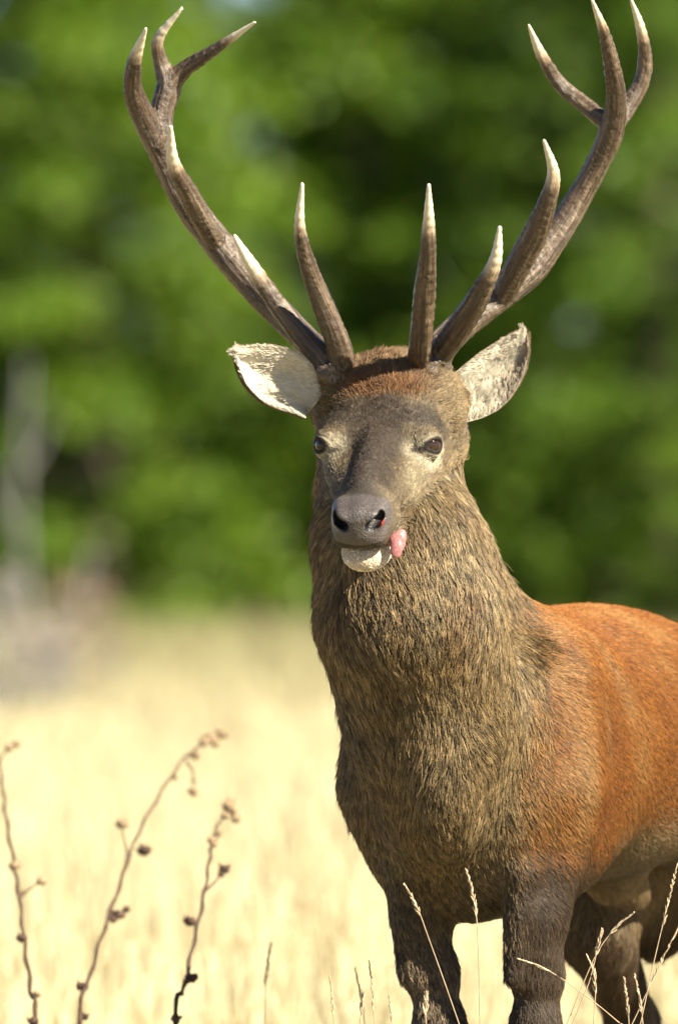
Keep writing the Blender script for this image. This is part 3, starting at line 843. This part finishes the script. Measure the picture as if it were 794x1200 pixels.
# ---------------------------------------------------------------- antlers
def antler(tines, name):
    A = Sdf(); info = []
    for pts in tines:
        rows = []
        for (px, py, y, r) in pts:
            p = at(px, py, y); rows.append((*p, r*.95/700.0))
        sp = spline(rows, 4)
        for p, q in zip(sp[:-1], sp[1:]): A.cone(p[:3], q[:3], p[3], q[3], min(.010, .45*q[3]))
        info.append(sp)
    allp = np.vstack(info)
    lo = allp[:, :3].min(0)-.04; hi = allp[:, :3].max(0)+.04
    hstep = .0034
    V, Q = sdf_mesh(A, np.arange(lo[0], hi[0]+.03, hstep), np.arange(lo[1], hi[1]+.03, hstep*1.2), np.arange(lo[2], hi[2]+.03, hstep))
    V = V.astype(np.float32)
    for _ in range(2):
        g = A.grad(V, .0006); V = V - g*A.eval(V)[:, None]*.9
    N = A.grad(V, .0006); V = V.astype(float)
    # grain: nearest spline, arc length and angle
    best = np.full(len(V), 9.0); grain = np.zeros((len(V), 3)); tip = np.zeros(len(V)); base = np.full(len(V), 9.0)
    for ti, sp in enumerate(info):
        seg = np.linalg.norm(np.diff(sp[:, :3], axis=0), axis=1); cum = np.concatenate([[0], np.cumsum(seg)])
        T = norm(np.gradient(sp[:, :3], axis=0)); u = norm(np.cross(T[0], [0, 1, 0.01])); U = []
        for q in T: u = norm(u-q*np.dot(u, q)); U.append(u)
        for i in range(len(sp)-1):
            a, b = sp[i, :3], sp[i+1, :3]; ab = b-a
            h = np.clip(((V-a)@ab)/np.dot(ab, ab), 0, 1); q = V-a-h[:, None]*ab
            r = sp[i, 3]+(sp[i+1, 3]-sp[i, 3])*h
            d = np.linalg.norm(q, axis=1)-r; m = d < best
            best[m] = d[m]
            vv = np.cross(T[i], U[i]); qn = norm(q)
            ca, sa = qn@U[i], qn@vv; al = cum[i]+h*seg[i]
            g = np.stack([ca*5.5+ti*7, sa*5.5, al*14], 1); grain[m] = g[m]
            left = cum[-1]-al
            ln = sp[0, 3]*0 + min(cum[-1]*.42, .11)
            if ti == 0: ln = .085
            tp = 1-np.clip(left/ln, 0, 1); tip[m] = tp[m]
            base[m] = (al if ti == 0 else np.full(len(V), 9.0))[m]
    g1 = vnoise(grain, 1.0, 4); g2 = vnoise(grain*np.array([2.2, 2.2, 1.5]), 1.0, 8)
    pearl = vnoise(V, 150, 12)
    nob = 1-sstep(.0, .5, tip)
    gr = np.abs(vnoise(grain*np.array([1.7, 1.7, .35]), 1.0, 14)); grv = sstep(.22, .0, gr)
    V = V + N*((g1*.0014+g2*.0008 + pearl*.0008 - grv*.0011)*nob)[:, None]
    cor = sstep(.030, .012, base)
    V = V + N*(cor*(.005+.005*vnoise(V, 95, 3)))[:, None]
    tipc = sstep(.12, .62, tip + .12*g1)
    c = np.tile(np.array([.17, .115, .070]), (len(V), 1))
    c = mixc(c, (.070, .047, .033), sstep(0, .8, g1)*.6)
    c = mixc(c, (.40, .32, .22), sstep(.0, .8, -g1+.5*g2)*.6)
    c = mixc(c, (.030, .020, .014), grv*.75)
    c = c*.50
    c = mixc(c, (.30, .17, .08), sstep(.1, .4, tip)*.6)
    c = mixc(c, (.56, .50, .37), tipc)
    o = world_part(name, V, Q, ANT, col=np.clip(c, 0, .9), extra={'grain': grain*np.array([1.6, 1.6, 1.2]), 'tip': tipc})
    return o
ANT = mat_antler()
Y0 = -.17
antler([
 [(388, 434, Y0, 20), (370, 411, Y0+.03, 15.5), (340, 380, Y0+.07, 15.5), (303, 342, Y0+.11, 17), (259, 290, Y0+.14, 18), (217, 234, Y0+.15, 16.5), (192, 185, Y0+.14, 14.5), (170, 140, Y0+.12, 14), (156, 106, Y0+.09, 11), (158, 72, Y0+.05, 8.5), (171, 34, Y0, 2.2)],
 [(402, 424, Y0-.01, 15), (392, 392, Y0-.03, 13.5), (375, 350, Y0-.05, 12), (359, 305, Y0-.08, 9.5), (351, 265, Y0-.11, 6.5), (354, 216, Y0-.14, 2.4)],
 [(384, 428, Y0-.005, 14), (352, 392, Y0-.00, 12), (322, 353, Y0-.00, 10.5), (296, 313, Y0-.01, 8), (275, 277, Y0-.02, 2.8)],
 [(254, 285, Y0+.13, 12), (235, 254, Y0+.09, 12), (218, 222, Y0+.05, 10.5), (203, 190, Y0+.01, 7.5), (200, 149, Y0-.03, 2.8)],
 [(188, 168, Y0+.13, 13), (190, 130, Y0+.14, 12.5), (198, 100, Y0+.15, 13.5), (188, 72, Y0+.15, 8.5), (186, 45, Y0+.13, 6.5), (214, 9, Y0+.10, 1.8)],
 [(198, 100, Y0+.15, 12), (218, 80, Y0+.14, 9.5), (252, 58, Y0+.10, 7), (299, 26, Y0+.05, 1.8)],
], 'antler')
antler([
 [(502, 432, Y0, 20), (518, 404, Y0+.03, 17), (545, 378, Y0+.07, 16), (583, 350, Y0+.10, 15.5), (620, 318, Y0+.13, 17), (650, 278, Y0+.15, 15.5), (676, 235, Y0+.16, 14), (698, 195, Y0+.15, 13), (715, 155, Y0+.13, 14), (722, 115, Y0+.10, 11.5), (716, 76, Y0+.06, 9.5), (707, 38, Y0+.02, 6.5), (693, 0, Y0-.03, 2.0)],
 [(490, 428, Y0-.01, 14), (493, 395, Y0-.06, 13), (497, 345, Y0-.12, 12.5), (501, 300, Y0-.17, 9.5), (502, 262, Y0-.20, 7), (502, 217, Y0-.23, 2.4)],
 [(514, 416, Y0, 14), (540, 380, Y0-.04, 14), (562, 345, Y0-.09, 12), (580, 305, Y0-.13, 7.5), (585, 267, Y0-.15, 2.8)],
 [(590, 345, Y0+.09, 13), (608, 308, Y0+.05, 14), (628, 270, Y0+.01, 13.5), (642, 232, Y0-.03, 10), (648, 202, Y0-.05, 7), (637, 165, Y0-.08, 2.4)],
 [(716, 150, Y0+.13, 11), (733, 128, Y0+.15, 10), (751, 96, Y0+.16, 9), (755, 66, Y0+.15, 8), (749, 30, Y0+.12, 5.5), (738, -2, Y0+.09, 1.8)],
 [(708, 142, Y0+.13, 10), (683, 122, Y0+.16, 9.5), (655, 98, Y0+.17, 8.5), (634, 65, Y0+.15, 6.5), (619, 30, Y0+.11, 2.0)],
], 'antler')

# ---------------------------------------------------------------- ears
def mat_ear():
    m, nt, b = new_mat('ear_skin')
    a = nt.nodes.new('ShaderNodeAttribute'); a.attribute_name = 'tint'
    geo = nt.nodes.new('ShaderNodeNewGeometry'); n = noise(nt, 120, 4, geo.outputs['Position'])
    r = ramp(nt, n.outputs['Fac'], [(.3, (.7, .7, .7)), (.7, (1.15, 1.15, 1.15))])
    mx = nt.nodes.new('ShaderNodeMix'); mx.data_type = 'RGBA'; mx.blend_type = 'MULTIPLY'; mx.inputs[0].default_value = 1
    nt.links.new(a.outputs['Color'], mx.inputs[6]); nt.links.new(r.outputs[0], mx.inputs[7])
    nt.links.new(mx.outputs[2], b.inputs['Base Color']); b.inputs['Roughness'].default_value = .8
    bump(nt, b, n.outputs['Fac'], .002)
    return m
EARM = mat_ear(); EARF = mat_fur('ear_fur', .75, 1.1)
def ear(base, tip, prof_up, prof_dn, face, ybase, ytip, cup, seed, dark):
    """prof_*: half widths in px along base->tip"""
    B = np.array(base, float); T = np.array(tip, float); ax = T-B; Lp = np.hypot(*ax); axn = ax/Lp; pn = np.array([-axn[1], axn[0]])
    if pn[1] > 0: pn = -pn          # pn points up in the picture
    ns, nq = 30, 22
    V = np.zeros((2, ns, nq, 3)); SS = np.zeros((ns, nq)); QQ = np.zeros((ns, nq))
    F = norm(np.array(face, float))
    for i in range(ns):
        s = i/(ns-1)
        hu = np.interp(s, np.linspace(0, 1, len(prof_up)), prof_up); hd = np.interp(s, np.linspace(0, 1, len(prof_dn)), prof_dn)
        for j in range(nq):
            q = -1+2*j/(nq-1)
            off = pn*(hu if q > 0 else hd)*q
            px = B + ax*s + off
            y = ybase+(ytip-ybase)*s
            p = at(px[0], px[1], y)
            depth = cup*(1-q*q)*math.sin(math.pi*min(1, s*.85+.12))
            wob = .003*math.sin(q*5+s*7+seed)
            V[0, i, j] = p - F*(depth+wob); V[1, i, j] = p - F*(depth+wob+.006*(1-.6*s)) - F*.002
            SS[i, j] = s; QQ[i, j] = q
    n = ns*nq; Vf = V.reshape(-1, 3)
    Q = []; idx = lambda l, i, j: l*n+i*nq+j
    for i in range(ns-1):
        for j in range(nq-1):
            Q.append((idx(0, i, j), idx(0, i, j+1), idx(0, i+1, j+1), idx(0, i+1, j)))
            Q.append((idx(1, i, j), idx(1, i+1, j), idx(1, i+1, j+1), idx(1, i, j+1)))
    for i in range(ns-1):
        Q.append((idx(0, i, 0), idx(0, i+1, 0), idx(1, i+1, 0), idx(1, i, 0)))
        Q.append((idx(0, i, nq-1), idx(1, i, nq-1), idx(1, i+1, nq-1), idx(0, i+1, nq-1)))
    for j in range(nq-1):
        Q.append((idx(0, ns-1, j), idx(0, ns-1, j+1), idx(1, ns-1, j+1), idx(1, ns-1, j)))
        Q.append((idx(0, 0, j), idx(1, 0, j), idx(1, 0, j+1), idx(0, 0, j+1)))
    Q = np.array(Q)
    s = SS.ravel(); q = QQ.ravel(); nn = fbm(Vf[:n], 40, seed)
    ci = np.tile(np.array([.60, .55, .43]), (n, 1))
    ci = mixc(ci, (.30, .23, .16), sstep(.1, .55, nn + dark)*.7)
    ci = mixc(ci, (.22, .17, .12), (sstep(-.1, -.85, q)*sstep(.15, .5, s)*.75 if dark > 0 else 0*q))
    ci = mixc(ci, (.13, .10, .07), sstep(.93, 1.0, np.maximum(np.abs(q), s+.01))*.75)
    co = np.tile(np.array([.12, .09, .06]), (n, 1))
    o = world_part('ear', Vf, Q, EARM, col=np.vstack([ci, co]))
    # hair: inner long pale wisps, rim short dark
    rg = np.random.default_rng(seed)
    m = 12000
    si = rg.random(m)**.8*.97; qi = rg.uniform(-1, 1, m)
    def bil(layer, s, q):
        fi = s*(ns-1); fj = (q+1)/2*(nq-1); i0 = np.minimum(fi.astype(int), ns-2); j0 = np.minimum(fj.astype(int), nq-2); a = (fi-i0)[:, None]; b = (fj-j0)[:, None]
        G = V[layer]; return G[i0, j0]*(1-a)*(1-b)+G[i0+1, j0]*a*(1-b)+G[i0, j0+1]*(1-a)*b+G[i0+1, j0+1]*a*b
    P = bil(0, si, qi)
    tipw = at(T[0], T[1], ytip); bw_ = at(B[0], B[1], ybase); al = norm(tipw-bw_)
    lat = norm(np.cross(al, F)); sgn = 1 if np.dot(lat, at(*(B+pn*10), ybase)-at(*B, ybase)) > 0 else -1
    Ni = norm(F[None] + lat[None]*sgn*(-qi[:, None])*.8)
    clus = vnoise(P, 45, seed+2)[:, None]
    Dd = al[None]*.8 + lat[None]*sgn*(-qi[:, None])*.3 + clus*.6*lat[None]
    Lh = .036*rg.uniform(.5, 1.2, m)*(1-.6*np.abs(qi))*(1-.45*si)
    PT, near, lead = strands(P, Ni, Dd, Lh, np.full(m, .45), .35, 22, np.full(m, .6), rg, 4)
    nP = fbm(P, 40, seed)
    C = np.tile(np.array([.64, .59, .47]), (m, 1)); C = mixc(C, (.33, .25, .18), sstep(.1, .55, nP+dark)*.7)
    C = mixc(C, (.22, .17, .12), (sstep(-.1, -.85, qi)*sstep(.15, .5, si)*.75 if dark > 0 else 0*qi))
    C = mixc(C, (.15, .11, .08), sstep(.94, 1.0, np.maximum(np.abs(qi), si+.01))*.6)
    C = C*np.exp(rg.normal(0, .14, (m, 1)))
    rad = np.full((m, 1), .00045)*(1-.7*np.linspace(0, 1, 4)[None])
    # rim and back
    m2 = 5000
    s2 = rg.random(m2); q2 = np.where(rg.random(m2) < .45, np.sign(rg.normal(size=m2))*rg.uniform(.94, 1, m2), rg.uniform(-1, 1, m2))
    P2 = bil(1, s2, q2); N2 = norm(-F[None] + lat[None]*sgn*q2[:, None]*1.2)
    PT2, _, _ = strands(P2, N2, np.tile(al, (m2, 1)), np.full(m2, .008)*rg.uniform(.6, 1.2, m2), np.full(m2, .25), .2, 12, np.full(m2, .3), rg, 4)
    C2 = np.array([.13, .095, .06])*np.exp(rg.normal(0, .25, (m2, 1)))
    make_curves('ear_fur', np.vstack([PT, PT2]), np.vstack([rad, np.repeat(rad[:1], m2, 0)]), np.clip(np.vstack([C, C2]), .003, .85), EARF, o, inv_par)
    return o
ear((367, 478), (277, 410), [20, 32, 40, 42, 38, 30, 18, 3], [16, 20, 26, 29, 28, 25, 16, 3], (.35, -1, .20), -.18, -.27, .022, 3, -.4)
ear((530, 482), (613, 389), [16, 25, 28, 26, 23, 18, 12, 4], [20, 31, 38, 40, 38, 33, 22, 5], (-.25, -1, .05), -.08, -.03, .042, 5, .05)

# ---------------------------------------------------------------- eyes, tongue, hooves
def uv_sphere(c, r, M=np.eye(3), nu=28, nv=18):
    V = []; Q = []
    for i in range(nv+1):
        ph = math.pi*i/nv
        for j in range(nu):
            th = 2*math.pi*j/nu
            q = np.array([math.sin(ph)*math.cos(th), math.sin(ph)*math.sin(th), math.cos(ph)])*r
            V.append(np.asarray(c)+q@M)
    for i in range(nv):
        for j in range(nu):
            Q.append((i*nu+j, (i+1)*nu+j, (i+1)*nu+(j+1) % nu, i*nu+(j+1) % nu))
    return np.array(V), np.array(Q)
m, nt, b = new_mat('eye_dark'); b.inputs['Roughness'].default_value = .10; b.inputs['Coat Weight'].default_value = .2; b.inputs['Specular IOR Level'].default_value = .3
tc = nt.nodes.new('ShaderNodeTexCoord'); nz = noise(nt, 90, 3, tc.outputs['Object'])
r_ = ramp(nt, nz.outputs['Fac'], [(.3, (.006, .004, .003)), (.7, (.05, .025, .012))]); nt.links.new(r_.outputs[0], b.inputs['Base Color'])
EYE = m
for v in (-1, 1):
    e = world_part('eye', *uv_sphere(EYES[(v+1)//2][0], np.array([.0194]*3)), EYE)
m, nt, b = new_mat('tongue_skin'); b.inputs['Roughness'].default_value = .3; b.inputs['Subsurface Weight'].default_value = .25
b.inputs['Subsurface Radius'].default_value = (.01, .004, .003)
tc = nt.nodes.new('ShaderNodeTexCoord'); nz = noise(nt, 300, 3, tc.outputs['Object'])
r_ = ramp(nt, nz.outputs['Fac'], [(.3, (0.250, 0.086, 0.086)), (.7, (0.390, 0.179, 0.172))]); nt.links.new(r_.outputs[0], b.inputs['Base Color'])
bump(nt, b, nz.outputs['Fac'], .0008)
TG = Sdf()
ty = float(hp(.43, .04, -.07)[1])
TG.cone(at(448, 634, ty+.035), at(462, 633, ty+.0), .009, .010, .008)
ra = math.radians(8); TM = np.array([[math.cos(ra), 0, -math.sin(ra)], [0, 1, 0], [math.sin(ra), 0, math.cos(ra)]])
TG.ell(at(466, 636, ty-.006), (.0125, .0055, .0145), TM, .006)
TG.ell(at(464, 645, ty-.010), (.0095, .0050, .0135), TM, .006)
TG.ell(at(470, 627, ty+.000), (.0080, .0060, .010), TM, .010)
lo = at(440, 665, ty-.05); hi = at(485, 615, ty+.06)
TV, TQ = sdf_mesh(TG, np.arange(lo[0], hi[0]+.02, .0015), np.arange(ty-.05, ty+.07, .0015), np.arange(lo[2], hi[2]+.02, .0015))
world_part('tongue', TV, TQ, m)
HOOF = simple('hoof_horn', (.02, .017, .015), (.06, .05, .04), 60, .5, .4, .001)
def hoof(c):
    for sd in (-1, 1):
        Hs = Sdf(); p = np.array(c)
        Hs.cone(p+BL*sd*.016+UZ*.055+BD*.0, p+BL*sd*.018+UZ*.018-BD*.035, .020, .017, .01)
        Hs.cone(p+BL*sd*.016+UZ*.02+BD*.02, p+BL*sd*.015+UZ*.016-BD*.06, .016, .009, .01)
        V, Q = sdf_mesh(Hs, np.arange(p[0]-.1, p[0]+.1, .004), np.arange(p[1]-.12, p[1]+.1, .004), np.arange(-.01, .11, .004))
        world_part('hoof', V, Q, HOOF)
hoof(bp(-.065, .127, 0)); hoof(bp(-.085, -.03, 0)); hoof(bp(.755, -.12, 0)); hoof(bp(.925, .12, 0))

# ================================================================= weeds and stalks
STEM = simple('weed_stem', (.035, .022, .014), (.09, .06, .038), 80, .85, .2, .001)
POD = simple('weed_pod', (.035, .022, .018), (.11, .07, .05), 120, .9, .2, .002)
PODL = simple('weed_pod_pale', (.17, .12, .07), (.32, .24, .15), 120, .9, .2, .002)
def pod(c, r, mat, parent, off, seed):
    rg = np.random.default_rng(seed)
    V, Q = uv_sphere((0, 0, 0), 1.0, nu=12, nv=8)
    d = norm(V+1e-6); rr = r*(1+.35*vnoise(d, 2.3, seed)+.2*vnoise(d, 5, seed+1))
    V = d*rr[:, None]*np.array([1.15, 1, .85])
    parts = [(V+c-off, Q)]
    for k in range(7):                      # dry bracts round the pod
        a = rg.uniform(0, 6.28); e = rg.uniform(-.6, 1.0); dr = np.array([math.cos(a)*math.cos(e), math.sin(a)*math.cos(e), math.sin(e)])
        V2, Q2 = tube(spline([(*(dr*r*.6), r*.22), (*(dr*r*1.15), r*.2), (*(dr*r*1.5+np.array([0, 0, .2*r])), r*.05)], 2), 5)
        parts.append((V2+c-off, Q2))
    return mesh_np('seed_pod', *join_vq(parts), mat, parent)
def weed(stem, y, pods, twigs, label, r0=4.0, r1=1.6, seed=0):
    base = at(*stem[0], y); g = float(ground_h(base[0], y))
    off = np.array([base[0], y, g])
    t = tag(empty('weed_plant', tuple(off)), label, 'weed', 'dried weeds at the lower left')
    n = len(stem)
    rows = [(off[0]-.01, y-.8, g-.03, r0*1.2/700)]
    for i, s in enumerate(stem): rows.append((*at(*s, y-.8+1.3*i/(n-1)), (r0+(r1-r0)*i/(n-1))/700))
    sp = spline(rows, 8); sp[:, 3] *= 1+.16*np.sin(np.arange(len(sp))*1.9)
    sp[:, 0] += .0018*np.sin(np.arange(len(sp))*1.1)
    V, Q = tube(sp, 8); mesh_np('stem', V-off, Q, STEM, t)
    for tw in twigs:
        V, Q = tube(spline([(*at(a, b_, y-.8+1.3*(1200-b_)/330*.98), .0022-.0004*i) for i, (a, b_) in enumerate(tw)], 4), 6)
        mesh_np('twig', V-off, Q, STEM, t)
    for i, (px, py, r, dk) in enumerate(pods):
        pod(at(px, py, y-.8+1.3*(1200-py)/330*.98), r/700, POD if dk else PODL, t, off, seed*31+i)
weed([(93, 1200), (104, 1150), (122, 1090), (143, 1030), (158, 985), (185, 935), (215, 890), (244, 868)], 1.55,
     [(95, 1156, 6, 1), (99, 1192, 5, 1), (138, 1072, 7.5, 1), (133, 1078, 5, 1), (148, 1066, 4, 1), (170, 997, 7.5, 1), (143, 966, 7, 0), (228, 885, 6, 0), (226, 928, 5.5, 0), (227, 915, 3, 0),
      (246, 866, 8, 0), (256, 861, 6.5, 0), (240, 870, 6, 0), (265, 862, 4, 0), (205, 912, 4, 0), (252, 872, 5, 0)],
     [[(143, 1030), (148, 1000), (143, 968)], [(218, 892), (226, 905), (227, 928)], [(158, 995), (165, 995), (170, 997)]],
     'tall leaning dried weed with dark pods, middle of three at lower left', 3.0, 1.6, 1)
weed([(205, 1200), (215, 1160), (227, 1105), (238, 1055), (245, 1010), (249, 985), (254, 968), (268, 945)], 1.35,
     [(222, 1080, 6.5, 1), (225, 1146, 6.5, 1), (219, 1150, 4, 1), (206, 1194, 5.5, 1), (262, 1019, 6.5, 1), (259, 1025, 4, 1), (248, 985, 5, 0), (256, 978, 4, 0), (266, 944, 6, 0), (272, 950, 6, 0), (264, 956, 5, 0), (276, 960, 5, 0), (270, 940, 4.5, 0), (250, 990, 4, 0)],
     [[(240, 1045), (255, 1030), (262, 1019)]],
     'shorter dried weed with dark pods, rightmost of three at lower left', 3.0, 1.6, 2)
weed([(42, 1215), (36, 1160), (29, 1105), (22, 1050), (16, 1010), (8, 960), (3, 920), (-6, 870)], 1.5,
     [(17, 1015, 6.5, 0), (49, 1033, 5.5, 0), (26, 1100, 6, 1), (39, 1197, 6, 1), (44, 1165, 4, 0), (20, 872, 5.5, 0), (12, 877, 5, 0), (25, 1046, 4, 0)],
     [[(-2, 895), (6, 882), (18, 873)], [(22, 1055), (35, 1042), (48, 1034)]],
     'dried weed with sparse pods at the left edge, leftmost of three', 3.0, 2.0, 3)
STRAW = simple('straw_stalk', (0.281, 0.195, 0.117), (0.429, 0.335, 0.218), 60, .7, .3, .0005)
SEED = simple('straw_seed', (0.351, 0.257, 0.156), (0.515, 0.429, 0.296), 160, .7, .3, .001)
def stalk(pts, y, label, head=(0.0, 1.0), r=.75, hr=2.3, group='dry grass stalks in front of the legs'):
    e0, e1 = np.array(pts[0], float), np.array(pts[1], float); ex = e0+(e0-e1)*1.0
    pts = [(ex[0]+(e0[0]-e1[0])*.4, max(ex[1]+60, 1290)), tuple(ex)] + list(pts)
    base = at(*pts[0], y); g = float(ground_h(base[0], y)); dx = (pts[0][0]-pts[1][0])/max(20, abs(pts[0][1]-pts[1][1]))
    off = np.array([base[0], y, g])
    t = tag(empty('grass_stalk', tuple(off)), label, 'grass stalk', group)
    rows = [(base[0]+dx*.12, y, g-.02, r*1.3/700)]+[(*at(a, b_, y), r/700*(1-.4*i/len(pts))) for i, (a, b_) in enumerate(pts)]
    sp = spline(rows, 6); V, Q = tube(sp, 6); mesh_np('stem', V-off, Q, STRAW, t)
    if head:
        k = int(len(sp)*(1-head[1])); hp_ = sp[max(k, len(sp)-9):]
        parts = []; rg = np.random.default_rng(len(pts)+int(pts[0][0]))
        for i in range(26):
            f = i/26*(len(hp_)-1); i0 = int(f); q = hp_[i0]*(1-(f-i0))+hp_[min(i0+1, len(hp_)-1)]*(f-i0)
            T = norm(hp_[-1, :3]-hp_[0, :3]); a = rg.uniform(0, 6.28)
            sd = norm(np.array([math.cos(a), math.sin(a), 0])); c = q[:3]; e = hr/700*(1.1-.6*i/26)
            V2, Q2 = tube(spline([(*c, .0006), (*(c+(sd*.45+T*.9)*e*1.2), .0013), (*(c+(sd*.6+T*1.6)*e*2), .0004)], 2), 5)
            parts.append((V2-off, Q2))
        mesh_np('seed_head', *join_vq(parts), SEED, t)
stalk([(536, 1196), (520, 1150), (502, 1100), (488, 1062), (474, 1037)], -.30, 'dry grass stalk leaning left in front of the left foreleg')
stalk([(562, 1196), (560, 1110), (556, 1060), (546, 1019)], -.32, 'upright dry grass stalk with a feathery head between the forelegs')
stalk([(724, 1198), (700, 1178), (665, 1152), (635, 1134), (607, 1124)], -.30, 'dry grass stalk arching low to the left across the right foreleg')
stalk([(668, 1190), (684, 1150), (700, 1115), (720, 1088), (742, 1070)], -.28, 'dry grass stalk with a drooping head leaning right beside the hind leg')
stalk([(752, 1190), (765, 1130), (778, 1075), (793, 1012)], -.33, 'tall dry grass stalk leaning right by the right edge')
stalk([(745, 1190), (768, 1140), (795, 1085)], -.20, 'shorter dry grass stalk leaning right by the right edge')
stalk([(672, 1196), (690, 1150), (700, 1110), (705, 1090)], -.35, 'thin dry grass stalk behind the arching one')
stalk([(695, 1200), (697, 1150), (688, 1120)], -.35, 'thin short dry grass stalk in front of the hind leg')
stalk([(500, 1210), (498, 1185), (499, 1165)], -.35, 'short dry grass tuft stalk at the foot of the left foreleg', hr=3.2)
stalk([(420, 1215), (424, 1180), (426, 1160)], -.30, 'short dry grass stalk at the bottom, left of the forelegs', hr=2.4)
stalk([(310, 1190), (312, 1140), (318, 1105)], .8, 'pale thin grass stalk between the weeds and the stag')
rs = np.random.default_rng(8)
for i in range(9):
    px = float(rs.uniform(385, 790)); y_ = float(rs.uniform(-.5, .9)); top = float(rs.uniform(1120, 1178)); dx = float(rs.uniform(-26, 26))
    o_n = len(COL.objects)
    stalk([(px, 1215), (px+dx*.35, (1215+top)/2), (px+dx, top)], y_, 'short thin dry grass stalk at the bottom edge of the view', r=.5, hr=1.6, group='short grass stalks along the bottom edge')
print('BODY', len(BV), len(BQ))
